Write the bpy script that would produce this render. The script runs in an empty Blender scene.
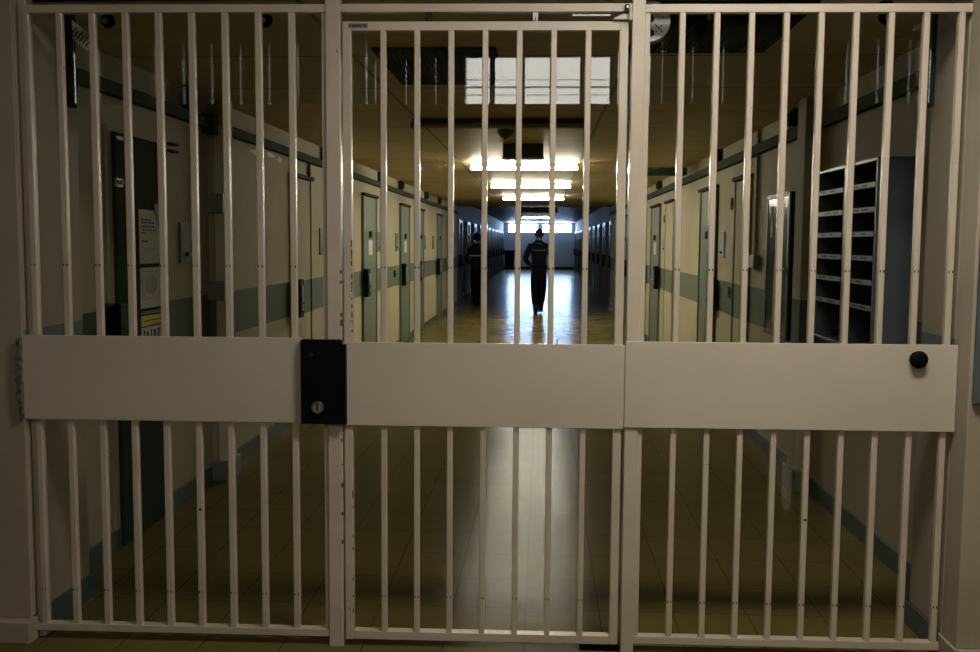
import bpy, math, random
from mathutils import Vector, Matrix
random.seed(7)
C = bpy.context.scene.collection
S = bpy.context.scene
PI = math.pi

# ---------------------------------------------------------------- camera, world, exposure
yaw, pit, rol = -0.0529, -0.0853, 0.0070
F = Vector((math.sin(yaw)*math.cos(pit), math.cos(yaw)*math.cos(pit), math.sin(pit)))
R0 = Vector((math.cos(yaw), -math.sin(yaw), 0)); U0 = R0.cross(F)
R = R0*math.cos(rol) + U0*math.sin(rol); U = -R0*math.sin(rol) + U0*math.cos(rol)
cd = bpy.data.cameras.new('camera'); cam = bpy.data.objects.new('camera', cd); C.objects.link(cam)
cam.matrix_world = Matrix(((R.x, U.x, -F.x, 0), (R.y, U.y, -F.y, 0), (R.z, U.z, -F.z, 1.45), (0, 0, 0, 1)))
cd.sensor_width = 36; cd.lens = 974.0/980*36; cd.clip_start = 0.02; cd.clip_end = 300
S.camera = cam
w = bpy.data.worlds.new('world'); S.world = w; w.use_nodes = True
w.node_tree.nodes['Background'].inputs[0].default_value = (0.55, 0.68, 1, 1)
w.node_tree.nodes['Background'].inputs[1].default_value = 0.6
S.view_settings.view_transform = 'Standard'; S.view_settings.look = 'None'
S.view_settings.gamma = 1; S.view_settings.exposure = 0.0; S.view_settings.use_curve_mapping = False
TUBE = 175.0          # lit fluorescent tubes
TUBE_FAR = 60.0
WIN_FRONT = 7.0      # daylight in the window of the hall behind the viewer
FILL_SKYLIGHT = 35.0       # added skylight, out of view, that brightens the gate bars
WIN_END = 80.0       # windows at the corridor's far end

# ---------------------------------------------------------------- materials
def mat(name, col, rough=0.5, metal=0.0, coat=0.0, noise=0.0, nscale=8.0, bump=0.0, bscale=60.0, spec=0.5, col2=None):
    m = bpy.data.materials.new(name); m.use_nodes = True
    nt = m.node_tree; b = nt.nodes['Principled BSDF']
    b.inputs['Base Color'].default_value = (*col, 1); b.inputs['Roughness'].default_value = rough
    b.inputs['Metallic'].default_value = metal; b.inputs['Coat Weight'].default_value = coat
    b.inputs['Coat Roughness'].default_value = 0.12; b.inputs['Specular IOR Level'].default_value = spec
    tc = nt.nodes.new('ShaderNodeTexCoord')
    if noise > 0:
        n = nt.nodes.new('ShaderNodeTexNoise'); n.inputs['Scale'].default_value = nscale; n.inputs['Detail'].default_value = 6
        nt.links.new(tc.outputs['Object'], n.inputs['Vector'])
        r = nt.nodes.new('ShaderNodeMix'); r.data_type = 'RGBA'
        c2 = col2 or tuple(max(0, c*(1-noise)) for c in col)
        r.inputs[6].default_value = (*col, 1); r.inputs[7].default_value = (*c2, 1)
        mr = nt.nodes.new('ShaderNodeMapRange'); mr.inputs[1].default_value = 0.4; mr.inputs[2].default_value = 0.68
        nt.links.new(n.outputs['Fac'], mr.inputs[0]); nt.links.new(mr.outputs[0], r.inputs[0])
        nt.links.new(r.outputs[2], b.inputs['Base Color'])
    if bump > 0:
        n2 = nt.nodes.new('ShaderNodeTexNoise'); n2.inputs['Scale'].default_value = bscale; n2.inputs['Detail'].default_value = 4
        nt.links.new(tc.outputs['Object'], n2.inputs['Vector'])
        bp = nt.nodes.new('ShaderNodeBump'); bp.inputs['Strength'].default_value = bump; bp.inputs['Distance'].default_value = 0.01
        nt.links.new(n2.outputs['Fac'], bp.inputs['Height']); nt.links.new(bp.outputs[0], b.inputs['Normal'])
    return m
def emis(name, col, s):
    m = bpy.data.materials.new(name); m.use_nodes = True; nt = m.node_tree
    nt.nodes.remove(nt.nodes['Principled BSDF']); e = nt.nodes.new('ShaderNodeEmission')
    e.inputs[0].default_value = (*col, 1); e.inputs[1].default_value = s
    nt.links.new(e.outputs[0], nt.nodes['Material Output'].inputs[0]); return m

def gate_paint():
    m = mat('gate_paint', (0.58, 0.505, 0.395), 0.34, coat=0.35, noise=0.12, nscale=5, bump=0.12, bscale=140)
    nt = m.node_tree; b = nt.nodes['Principled BSDF']; tc = nt.nodes['Texture Coordinate']
    n = nt.nodes.new('ShaderNodeTexNoise'); n.inputs['Scale'].default_value = 26; n.inputs['Detail'].default_value = 3
    nt.links.new(tc.outputs['Object'], n.inputs['Vector'])
    mr = nt.nodes.new('ShaderNodeMapRange'); mr.inputs[1].default_value = 0.735; mr.inputs[2].default_value = 0.75
    nt.links.new(n.outputs['Fac'], mr.inputs[0])
    x = nt.nodes.new('ShaderNodeMix'); x.data_type = 'RGBA'; x.inputs[7].default_value = (0.05, 0.025, 0.015, 1)
    src = b.inputs['Base Color'].links[0].from_socket
    nt.links.new(mr.outputs[0], x.inputs[0]); nt.links.new(src, x.inputs[6]); nt.links.new(x.outputs[2], b.inputs['Base Color'])
    return m

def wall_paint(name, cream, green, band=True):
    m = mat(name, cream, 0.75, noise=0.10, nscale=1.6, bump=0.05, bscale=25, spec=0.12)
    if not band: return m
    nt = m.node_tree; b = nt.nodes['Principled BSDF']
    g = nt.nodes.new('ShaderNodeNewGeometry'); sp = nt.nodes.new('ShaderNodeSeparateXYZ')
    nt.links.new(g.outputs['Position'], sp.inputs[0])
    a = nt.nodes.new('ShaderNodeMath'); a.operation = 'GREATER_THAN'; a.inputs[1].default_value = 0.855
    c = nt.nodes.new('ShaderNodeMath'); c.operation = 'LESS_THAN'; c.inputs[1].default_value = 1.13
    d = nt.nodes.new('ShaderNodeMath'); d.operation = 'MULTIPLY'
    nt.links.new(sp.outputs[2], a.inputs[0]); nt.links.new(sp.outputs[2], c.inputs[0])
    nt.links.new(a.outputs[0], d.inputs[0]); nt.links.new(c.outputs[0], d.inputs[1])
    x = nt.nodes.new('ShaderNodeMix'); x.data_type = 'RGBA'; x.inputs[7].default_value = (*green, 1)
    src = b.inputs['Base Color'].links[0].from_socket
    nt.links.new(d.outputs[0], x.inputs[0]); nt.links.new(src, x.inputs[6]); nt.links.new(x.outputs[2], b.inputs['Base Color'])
    return m

def tiled(name, c1, c2, mortar, sx, sy, msize, rough, off=(0, 0), bumpy=0.03, rough_var=0.0, spec=0.5):
    m = bpy.data.materials.new(name); m.use_nodes = True; nt = m.node_tree; b = nt.nodes['Principled BSDF']
    g = nt.nodes.new('ShaderNodeNewGeometry'); mp = nt.nodes.new('ShaderNodeMapping')
    mp.inputs['Location'].default_value = (off[0], off[1], 0)
    nt.links.new(g.outputs['Position'], mp.inputs[0])
    br = nt.nodes.new('ShaderNodeTexBrick'); br.offset = 0; br.inputs['Scale'].default_value = 1
    br.inputs['Brick Width'].default_value = sx; br.inputs['Row Height'].default_value = sy
    br.inputs['Mortar Size'].default_value = msize; br.inputs['Mortar Smooth'].default_value = 0.1
    br.inputs['Color1'].default_value = (*c1, 1); br.inputs['Color2'].default_value = (*c2, 1); br.inputs['Mortar'].default_value = (*mortar, 1)
    nt.links.new(mp.outputs[0], br.inputs[0])
    n = nt.nodes.new('ShaderNodeTexNoise'); n.inputs['Scale'].default_value = 2.2; n.inputs['Detail'].default_value = 8
    nt.links.new(g.outputs['Position'], n.inputs['Vector'])
    hs = nt.nodes.new('ShaderNodeMix'); hs.data_type = 'RGBA'; hs.blend_type = 'MULTIPLY'; hs.inputs[0].default_value = 1
    mr = nt.nodes.new('ShaderNodeMapRange'); mr.inputs[3].default_value = 0.8; mr.inputs[4].default_value = 1.15
    nt.links.new(n.outputs['Fac'], mr.inputs[0]); nt.links.new(br.outputs[0], hs.inputs[6]); nt.links.new(mr.outputs[0], hs.inputs[7])
    nt.links.new(hs.outputs[2], b.inputs['Base Color'])
    b.inputs['Roughness'].default_value = rough; b.inputs['Specular IOR Level'].default_value = spec
    if rough_var:
        r2 = nt.nodes.new('ShaderNodeMapRange'); r2.inputs[3].default_value = rough-rough_var; r2.inputs[4].default_value = rough+rough_var
        nt.links.new(n.outputs['Fac'], r2.inputs[0]); nt.links.new(r2.outputs[0], b.inputs['Roughness'])
    n3 = nt.nodes.new('ShaderNodeTexNoise'); n3.inputs['Scale'].default_value = 3.0; n3.inputs['Detail'].default_value = 3
    mp3 = nt.nodes.new('ShaderNodeMapping'); mp3.inputs['Scale'].default_value = (1, 1.6, 1)
    nt.links.new(g.outputs['Position'], mp3.inputs[0]); nt.links.new(mp3.outputs[0], n3.inputs['Vector'])
    bp = nt.nodes.new('ShaderNodeBump'); bp.inputs['Strength'].default_value = 1; bp.inputs['Distance'].default_value = bumpy
    nt.links.new(n3.outputs['Fac'], bp.inputs['Height']); nt.links.new(bp.outputs[0], b.inputs['Normal'])
    return m

def pane_glass():
    m = bpy.data.materials.new('clear_pane'); m.use_nodes = True; nt = m.node_tree
    nt.nodes.remove(nt.nodes['Principled BSDF'])
    t = nt.nodes.new('ShaderNodeBsdfTransparent'); t.inputs[0].default_value = (0.95, 0.97, 0.95, 1)
    g = nt.nodes.new('ShaderNodeBsdfGlossy'); g.inputs['Roughness'].default_value = 0.02
    fr = nt.nodes.new('ShaderNodeFresnel'); fr.inputs[0].default_value = 1.6
    mx = nt.nodes.new('ShaderNodeMixShader')
    nt.links.new(fr.outputs[0], mx.inputs[0]); nt.links.new(t.outputs[0], mx.inputs[1]); nt.links.new(g.outputs[0], mx.inputs[2])
    nt.links.new(mx.outputs[0], nt.nodes['Material Output'].inputs[0]); return m

M = dict(
 gate=gate_paint(),
 plate=mat('panel_paint', (0.575, 0.51, 0.405), 0.38, coat=0.25, noise=0.08, nscale=3, bump=0.05, bscale=90),
 wall=wall_paint('cream_wall', (0.44, 0.395, 0.265), (0.12, 0.155, 0.115)),
 throat=wall_paint('throat_wall', (0.40, 0.34, 0.25), (0.14, 0.19, 0.18)),
 front=mat('front_wall', (0.40, 0.34, 0.25), 0.6, noise=0.15, nscale=4, bump=0.2, bscale=20),
 farwall=wall_paint('dimmed_far_wall', (0.035, 0.037, 0.04), (0.06, 0.07, 0.08)),  # dimness of the unlit far stretch is put into this wall colour
 cover=mat('pale_gloss_cover', (0.62, 0.57, 0.44), 0.38, coat=0.4),
 hall=mat('hall_wall', (0.50, 0.44, 0.34), 0.8, noise=0.05),
 endwall=mat('end_wall', (0.84, 0.85, 0.9), 0.6, noise=0.05),
 green=mat('green_paint', (0.115, 0.15, 0.105), 0.65, noise=0.1, bump=0.03, spec=0.25),
 darkgreen=mat('dark_green_paint', (0.038, 0.052, 0.038), 0.9, noise=0.12, bump=0.03, spec=0.03),
 skirt=mat('skirting_paint', (0.085, 0.12, 0.12), 0.45, noise=0.1, spec=0.2),
 rail=mat('rail_paint', (0.06, 0.078, 0.064), 0.9, noise=0.1, spec=0.05),
 black=mat('black_paint', (0.004, 0.004, 0.005), 0.6, noise=0.2, bump=0.05, spec=0.08),
 dark=mat('dark_metal', (0.025, 0.03, 0.028), 0.85, spec=0.08),
 grille=mat('grille_black', (0.018, 0.024, 0.022), 0.95, spec=0.05),
 steel=mat('steel', (0.4, 0.4, 0.37), 0.35, metal=1.0),
 greysteel=mat('worn_steel', (0.42, 0.41, 0.37), 0.35, metal=0.6, noise=0.2, nscale=15),
 white=mat('white_enamel', (0.75, 0.75, 0.72), 0.7),
 paper=mat('paper', (0.55, 0.53, 0.47), 0.8, spec=0.2),
 ink=mat('ink', (0.02, 0.02, 0.02), 0.7),
 yellow=mat('yellow_label', (0.55, 0.45, 0.03), 0.6, spec=0.2),
 slate=mat('slate_paint', (0.085, 0.105, 0.115), 0.4, noise=0.06, spec=0.2),
 hole=mat('pigeonhole_inner', (0.035, 0.04, 0.045), 0.6, spec=0.2),
 lip=mat('shelf_lip', (0.13, 0.135, 0.125), 0.5, spec=0.2),
 tealglass=mat('teal_panel', (0.03, 0.045, 0.05), 0.12, coat=0.5, noise=0.4, nscale=6),
 greyplate=mat('grey_plate', (0.25, 0.25, 0.23), 0.5, noise=0.1, spec=0.2),
 greybox=mat('blue_grey_box', (0.10, 0.12, 0.125), 0.45, noise=0.06, spec=0.2),
 rust=mat('rust', (0.035, 0.018, 0.012), 0.9, noise=0.3),
 mortar=mat('rough_mortar', (0.2, 0.18, 0.15), 0.95, noise=0.7, nscale=60, bump=1.0, bscale=90),
 olive=mat('olive_box', (0.10, 0.09, 0.055), 0.5),
 scrape=mat('bare_plaster', (0.75, 0.70, 0.55), 0.7),
 uniform=mat('navy_cloth', (0.003, 0.004, 0.008), 0.85, bump=0.3, bscale=30, spec=0.06),
 trousers=mat('black_cloth', (0.003, 0.003, 0.004), 0.9, bump=0.3, bscale=30, spec=0.06),
 olivecloth=mat('olive_black_cloth', (0.005, 0.006, 0.004), 0.9, bump=0.3, bscale=30, spec=0.06),
 tealcloth=mat('teal_cloth', (0.004, 0.011, 0.015), 0.85, bump=0.3, bscale=30, spec=0.06),
 stripe=mat('blue_stripe', (0.012, 0.022, 0.045), 0.6),
 band=mat('pale_band', (0.25, 0.27, 0.26), 0.5),
 patch=mat('red_patch', (0.22, 0.09, 0.07), 0.6),
 skin=mat('skin', (0.085, 0.045, 0.03), 0.5),  # darkened so the figures read as backlit silhouettes
 hair=mat('dark_hair', (0.012, 0.010, 0.009), 0.6, bump=0.4, bscale=80, spec=0.06),
 rubber=mat('shoe_rubber', (0.006, 0.006, 0.006), 0.5, spec=0.06),
 bin=mat('bin_plastic', (0.012, 0.015, 0.018), 0.5, spec=0.06),
 tube=emis('lit_tube', (1.0, 0.93, 0.72), TUBE),
 tubefar=emis('lit_tube_far', (0.95, 0.98, 1.0), TUBE_FAR),
 tubeoff=mat('unlit_tube', (0.35, 0.35, 0.32), 0.3),
 fixture=mat('dim_fixture_body', (0.10, 0.10, 0.08), 0.5, spec=0.2),
 litfixture=mat('lit_batten', (0.6, 0.58, 0.5), 0.5),
 sky_end=emis('daylit_pane', (0.42, 0.62, 1.0), WIN_END),
 sky_front=emis('daylit_hall_pane', (1.0, 0.95, 0.88), WIN_FRONT),
 sky_fill=emis('fill_skylight_pane', (1.0, 0.93, 0.83), FILL_SKYLIGHT),  # glow of the added skylight
 glass=pane_glass(),
 floor=tiled('vinyl_floor', (0.145, 0.115, 0.038), (0.137, 0.108, 0.035), (0.06, 0.045, 0.016), 0.29, 0.335, 0.0025, 0.215, off=(0.05+0.29*20, 0.25), bumpy=0.0034, rough_var=0.05, spec=0.008),
 ceil=tiled('ceiling_boards', (0.60, 0.475, 0.225), (0.585, 0.465, 0.22), (0.20, 0.17, 0.09), 1.25, 0.92, 0.012, 0.55, off=(0.87+12.5, 0.1), bumpy=0.0),
 ceilfar=tiled('dimmed_ceiling_boards', (0.10, 0.10, 0.105), (0.095, 0.095, 0.10), (0.06, 0.06, 0.07), 1.25, 1.2, 0.015, 0.5, off=(12.5, 0), bumpy=0.0),  # boards darkened in colour to carry the far stretch's shade
)

# ---------------------------------------------------------------- mesh helpers
class MB:
    def __init__(s): s.v = []; s.f = []; s.mi = []; s.cur = 0
    def m(s, i): s.cur = i; return s
    def _add(s, vs, fs):
        o = len(s.v); s.v += [tuple(v) for v in vs]
        for f in fs: s.f.append([i+o for i in f]); s.mi.append(s.cur)
        return s
    def box(s, x0, x1, y0, y1, z0, z1):
        x0, x1 = sorted((x0, x1)); y0, y1 = sorted((y0, y1)); z0, z1 = sorted((z0, z1))
        return s._add([(x0,y0,z0),(x1,y0,z0),(x1,y1,z0),(x0,y1,z0),(x0,y0,z1),(x1,y0,z1),(x1,y1,z1),(x0,y1,z1)],
            [(0,3,2,1),(4,5,6,7),(0,1,5,4),(1,2,6,5),(2,3,7,6),(3,0,4,7)])
    def cbox(s, x0, x1, y0, y1, z0, z1, c=0.0025):
        return s.prism([(x0+c,y0),(x1-c,y0),(x1,y0+c),(x1,y1-c),(x1-c,y1),(x0+c,y1),(x0,y1-c),(x0,y0+c)], 'z', z0, z1)
    def prism(s, pts, axis, a, b):
        # closed outline pts (2D) extruded along axis from a to b
        def P(u, v, t): return {'x': (t,u,v), 'y': (u,t,v), 'z': (u,v,t)}[axis]
        n = len(pts)
        return s._add([P(u,v,a) for u,v in pts]+[P(u,v,b) for u,v in pts],
            [tuple(range(n))[::-1], tuple(range(n,2*n))]+[(i,(i+1)%n,n+(i+1)%n,n+i) for i in range(n)])
    def tube(s, p, q, r, r2=None, n=16):
        p, q = Vector(p), Vector(q); r2 = r if r2 is None else r2
        d = (q-p).normalized(); a = d.orthogonal().normalized(); b = d.cross(a)
        vs = [p+(a*math.cos(t)+b*math.sin(t))*r for t in [2*PI*i/n for i in range(n)]]
        vs += [q+(a*math.cos(t)+b*math.sin(t))*r2 for t in [2*PI*i/n for i in range(n)]]
        return s._add(vs, [tuple(range(n))[::-1], tuple(range(n,2*n))]+[(i,(i+1)%n,n+(i+1)%n,n+i) for i in range(n)])
    def ball(s, c, rx, ry, rz, n=14, m=9, zcut=None):
        vs = []; fs = []
        for j in range(m+1):
            t = PI*j/m
            for i in range(n):
                u = 2*PI*i/n
                vs.append((c[0]+rx*math.sin(t)*math.cos(u), c[1]+ry*math.sin(t)*math.sin(u), c[2]+rz*math.cos(t)))
        for j in range(m):
            for i in range(n):
                fs.append((j*n+i, (j+1)*n+i, (j+1)*n+(i+1)%n, j*n+(i+1)%n))
        return s._add(vs, fs)
    def build(s, name, mats, parent=None, bevel=0, smooth=False, off=(0,0,0)):
        me = bpy.data.meshes.new(name)
        me.from_pydata([(v[0]-off[0], v[1]-off[1], v[2]-off[2]) for v in s.v], [], s.f)
        for mm in (mats if isinstance(mats, (list, tuple)) else [mats]): me.materials.append(mm)
        for p, i in zip(me.polygons, s.mi): p.material_index = i; p.use_smooth = smooth
        me.update()
        import bmesh
        bm = bmesh.new(); bm.from_mesh(me); bmesh.ops.remove_doubles(bm, verts=bm.verts, dist=1e-6)
        bmesh.ops.recalc_face_normals(bm, faces=bm.faces); bm.to_mesh(me); bm.free()
        o = bpy.data.objects.new(name, me); C.objects.link(o)
        if parent: o.parent = parent
        else: o.location = off
        if bevel:
            b = o.modifiers.new('bevel', 'BEVEL'); b.width = bevel; b.segments = 2; b.limit_method = 'ANGLE'
            me.polygons.foreach_set('use_smooth', [False]*len(me.polygons))
        return o
def tag(o, label, cat, group=None, kind=None):
    if label: o['label'] = label
    if cat: o['category'] = cat
    if group: o['group'] = group
    if kind: o['kind'] = kind
    return o
def empty(name, loc, label=None, cat=None, group=None, kind=None, rz=0):
    o = bpy.data.objects.new(name, None); C.objects.link(o); o.location = loc; o.rotation_euler = (0, 0, rz)
    o.empty_display_size = 0.1
    return tag(o, label, cat, group, kind)
def struct(name, mb, m, bevel=0): return tag(mb.build(name, m, bevel=bevel), None, None, kind='structure')
def part(mb, name, m, root, bevel=0, smooth=False):
    # world-space coordinates in mb, parented to an unrotated root
    return mb.build(name, m, root, bevel, smooth, off=tuple(root.location) if root.parent is None else tuple(root.parent.location))
def sub(mb, name, m, parent, root, bevel=0, smooth=False):
    return mb.build(name, m, parent, bevel, smooth, off=tuple(root.location))

XL, XR, ZC = -1.99, 1.593, 2.2945
Y1 = 3.80      # end of the gate's reveal
YD = 22.9      # where the darker stretch begins
YE = 54.0
XFL, XFR, ZF = -2.15, 1.80, 2.56
G = 3.37       # gate plane
GR = 0.0155

# ---------------------------------------------------------------- setting
struct('floor', MB().box(-3.2, 3.2, -2.0, YE+0.3, -0.12, 0), M['floor'])
struct('ceiling', MB().box(-2.4, 2.2, G, YD, ZC, ZC+0.12), M['ceil'])
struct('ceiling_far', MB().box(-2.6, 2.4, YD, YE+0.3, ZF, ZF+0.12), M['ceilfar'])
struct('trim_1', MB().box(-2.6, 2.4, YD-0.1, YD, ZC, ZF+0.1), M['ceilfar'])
struct('wall_left', MB().box(XL-0.25, XL, Y1, YD, 0, ZC), M['wall'])
struct('wall_right', MB().box(XR, XR+0.25, Y1, YD, 0, ZC), M['wall'])
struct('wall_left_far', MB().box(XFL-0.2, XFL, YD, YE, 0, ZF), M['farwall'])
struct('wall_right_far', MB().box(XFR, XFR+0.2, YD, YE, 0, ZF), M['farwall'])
# the reveal that holds the gate
rv = MB(); rv.box(-3.2, -1.832, G-0.02, Y1, 0.08, 2.85)
struct('wall_gate_left', rv, M['throat'], bevel=0.012)
struct('wall_gate_right', MB().box(1.425, 3.2, G+0.05, Y1-0.07, 0.08, 2.85), M['throat'], bevel=0.008)
struct('wall_gate_top', MB().box(-1.832, 1.425, G-0.02, G+0.10, ZC, 2.85), M['front'])
struct('baseboard_gate_left', MB().box(-3.2, -1.822, G-0.075, Y1+0.005, 0, 0.08), M['throat'], bevel=0.004)
struct('baseboard_gate_right', MB().box(1.417, 3.2, G-0.09, Y1-0.065, 0, 0.08), M['throat'], bevel=0.004)
struct('trim_2', MB().box(-1.832, -1.80, G+0.0, G+0.05, 0.0, ZC), M['gate'], bevel=0.006)
struct('wall_front_left', MB().box(-3.2, -1.833, G-0.034, G-0.0205, 0.08, 2.85), M['front'], bevel=0.004)
struct('wall_front_right', MB().box(1.425, 3.2, G-0.072, G+0.0495, 0.08, 2.85), M['front'], bevel=0.004)
# hall behind the viewer
hb = MB()
WX0, WX1, WZ0, WZ1 = -0.67, 0.89, 2.45, 3.05
YB = -0.85
hb.box(-3.2, WX0, YB-0.15, YB, 0, 3.3).box(WX1, 3.2, YB-0.15, YB, 0, 3.3).box(WX0, WX1, YB-0.15, YB, 0, WZ0).box(WX0, WX1, YB-0.15, YB, WZ1, 3.3)
struct('wall_back', hb, M['hall'])
struct('wall_hall_left', MB().box(-3.35, -3.2, YB-0.15, G, 0, 3.3), M['slate'])
struct('wall_hall_right', MB().box(3.2, 3.35, YB-0.15, G, 0, 3.3), M['hall'])
struct('ceiling_hall', MB().box(-3.35, 3.35, YB-0.15, 1.0, 3.3, 3.42), M['hall'])
KX0, KX1, KY0, KY1, KZ = 0.35, 1.25, 1.95, 2.50, 2.85
struct('ceiling_hall_front', MB().box(-3.35, KX0, 1.0, G+0.1, KZ, 3.42).box(KX1, 3.35, 1.0, G+0.1, KZ, 3.42).box(KX0, KX1, 1.0, KY0, KZ, 3.42).box(KX0, KX1, KY1, G+0.1, KZ, 3.42), M['hall'])
def window(name, pane, pm, frames):
    r = empty(name, (0, 0, 0), kind='structure')
    f = MB()
    for b in frames: f.box(*b)
    f.build('window_frame', M['dark'], r); MB().box(*pane).build('pane', pm, r)
    return r
fr = [(WX0, WX1, YB-0.06, YB-0.02, WZ0, WZ0+0.03), (WX0, WX1, YB-0.06, YB-0.02, WZ1-0.03, WZ1)]
for z, h in ((2.783, 0.004), (2.72, 0.012), (2.66, 0.005)): fr.append((WX0, WX1, YB-0.06, YB-0.045, z, z+h))
for x in (WX0, WX1-0.03): fr.append((x, x+0.03, YB-0.06, YB-0.02, WZ0, WZ1))
window('window_1', (WX0, WX1, YB-0.11, YB-0.10, WZ0, WZ1), M['sky_front'], fr)
fr = [(KX0, KX1, KY0, KY0+0.03, KZ+0.01, KZ+0.05), (KX0, KX1, KY1-0.03, KY1, KZ+0.01, KZ+0.05), (KX0, KX0+0.03, KY0, KY1, KZ+0.01, KZ+0.05), (KX1-0.03, KX1, KY0, KY1, KZ+0.01, KZ+0.05), (0.785, 0.815, KY0, KY1, KZ+0.01, KZ+0.05)]
window('window_2', (KX0, KX1, KY0, KY1, KZ+0.06, KZ+0.07), M['sky_fill'], fr)  # skylight added in the unseen hall to brighten the gate
# end wall with two high windows
ew = MB(); E0, E1 = 2.02, 2.50
for x0, x1 in ((XFL-0.2, -1.90), (-0.24, -0.02), (1.62, XFR+0.2)): ew.box(x0, x1, YE, YE+0.2, 0, ZF)
for x0, x1 in ((-1.90, -0.24), (-0.02, 1.62)): ew.box(x0, x1, YE, YE+0.2, 0, E0).box(x0, x1, YE, YE+0.2, E1, ZF)
struct('wall_end', ew, M['endwall'])
for n, (x0, x1) in enumerate(((-1.90, -0.24), (-0.02, 1.62))):
    fr = [(x0, x1, YE+0.03, YE+0.08, E0, E0+0.03), (x0, x1, YE+0.03, YE+0.08, E1-0.03, E1), (x0, x0+0.03, YE+0.03, YE+0.08, E0, E1), (x1-0.03, x1, YE+0.03, YE+0.08, E0, E1)]
    window('window_%d' % (n+3), (x0, x1, YE+0.12, YE+0.13, E0, E1), M['sky_end'], fr)
struct('baseboard_end', MB().box(XFL, XFR, YE-0.02, YE, 0, 0.14), M['dark'])
# skirtings
def skirt(name, x, side, y0, y1):
    struct(name, MB().box(x, x+side*0.014, y0, y1, 0, 0.09), M['skirt'], bevel=0.003)
skirt('baseboard_left', XL, 1, Y1, 5.75); skirt('baseboard_left', XL, 1, 5.93, YD)
skirt('baseboard_right', XR, -1, Y1-0.06, 5.75); skirt('baseboard_right', XR, -1, 5.93, YD)
skirt('baseboard_far_left', XFL, 1, YD, YE-0.02); skirt('baseboard_far_right', XFR, -1, YD, YE-0.02)
struct('baseboard_throat_left', MB().box(-1.832, -1.818, G+0.06, Y1, 0, 0.09), M['skirt'])
struct('baseboard_throat_right', MB().box(1.411, 1.4165, G+0.06, Y1-0.07, 0, 0.09), M['skirt'])
# pilasters
struct('trim_3', MB().box(XL, -1.895, 5.74, 5.93, 0.09, ZC), M['wall'], bevel=0.004)
struct('trim_4', MB().box(1.50, XR, 5.75, 5.93, 0.09, ZC), M['wall'], bevel=0.004)
struct('trim_5', MB().box(-1.945, -1.885, 5.725, 5.745, 0.10, 2.12), M['cover'], bevel=0.003)

def thing(name, mb, m, label, cat, group=None, bevel=0, smooth=False):
    xs = [v[0] for v in mb.v]; ys = [v[1] for v in mb.v]; zs = [v[2] for v in mb.v]
    o = mb.build(name, m, None, bevel, smooth, off=((min(xs)+max(xs))/2, (min(ys)+max(ys))/2, min(zs)))
    return tag(o, label, cat, group)

# pilaster feet and steel covers
thing('pilaster_foot', MB().box(-2.0, -1.875, 5.70, 5.738, 0.0, 0.12).box(-1.895, -1.875, 5.70, 5.94, 0, 0.12), M['greyplate'], 'grey metal kick guard at the foot of the left pilaster', 'kick guard', bevel=0.004)
thing('pilaster_foot', MB().box(1.478, 1.590, 5.71, 5.748, 0.0, 0.13).box(1.478, 1.498, 5.71, 5.94, 0, 0.13), M['greysteel'], 'shiny metal kick guard at the foot of the right pilaster', 'kick guard', bevel=0.004)
thing('cover_plate', MB().box(-1.988, -1.884, 5.69, 5.724, 1.615, 1.726), M['greyplate'], 'upper grey square cover plate on the left pilaster', 'cover plate', bevel=0.003)
thing('cover_plate', MB().box(-1.988, -1.884, 5.69, 5.724, 1.097, 1.21), M['greyplate'], 'lower grey square cover plate on the left pilaster', 'cover plate', bevel=0.003)

# ---------------------------------------------------------------- wall rails and boxes
def rail(label, x, side, y0, y1, z0=2.107, z1=2.168, d=0.045):
    o = MB(); o.box(x, x+side*d, y0, y1, z0, z1)
    t = thing('cable_rail', o, M['rail'], label, 'rail', bevel=0.005)
rail('green-grey cable rail on left wall, between gate and pilaster', XL, 1, Y1+0.05, 5.66)
thing('rail_end_cap', MB().box(XL, XL+0.075, 5.66, 5.735, 2.07, 2.19), M['rail'], 'dark end block of the rail against the left pilaster', 'end cap', bevel=0.004)
rail('long green-grey cable rail on left wall beyond the pilaster', XL, 1, 5.94, YD-0.12)
rail('green-grey cable rail on right wall, above the pigeonhole rack', XR, -1, Y1, 5.74, 2.108, 2.175)
rail('long green-grey cable rail on right wall beyond the pilaster', XR, -1, 5.94, YD-0.12, 2.108, 2.18)
nth = {1: 'nearest', 2: 'second nearest', 3: 'third nearest', 4: 'fourth nearest', 5: 'fifth nearest', 6: 'sixth nearest'}
for side, x, ys in ((1, XL, (5.40, 8.78, 11.8, 13.5, 16.45, 18.5)), (-1, XR, (6.25, 8.92, 13.3, 16.5, 19.5))):
    for i, y in enumerate(ys):
        m_ = MB(); m_.box(x, x+side*0.055, y-0.06, y+0.06, 2.172, 2.292)
        m_.box(x+side*0.055, x+side*0.075, y-0.035, y+0.035, 2.19, 2.27)
        thing('alarm_box', m_, M['dark'], '%s dark alarm box above the %s rail' % (nth[i+1], 'left' if side == 1 else 'right'), 'alarm box', 'alarm boxes under the ceiling', bevel=0.004)

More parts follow.
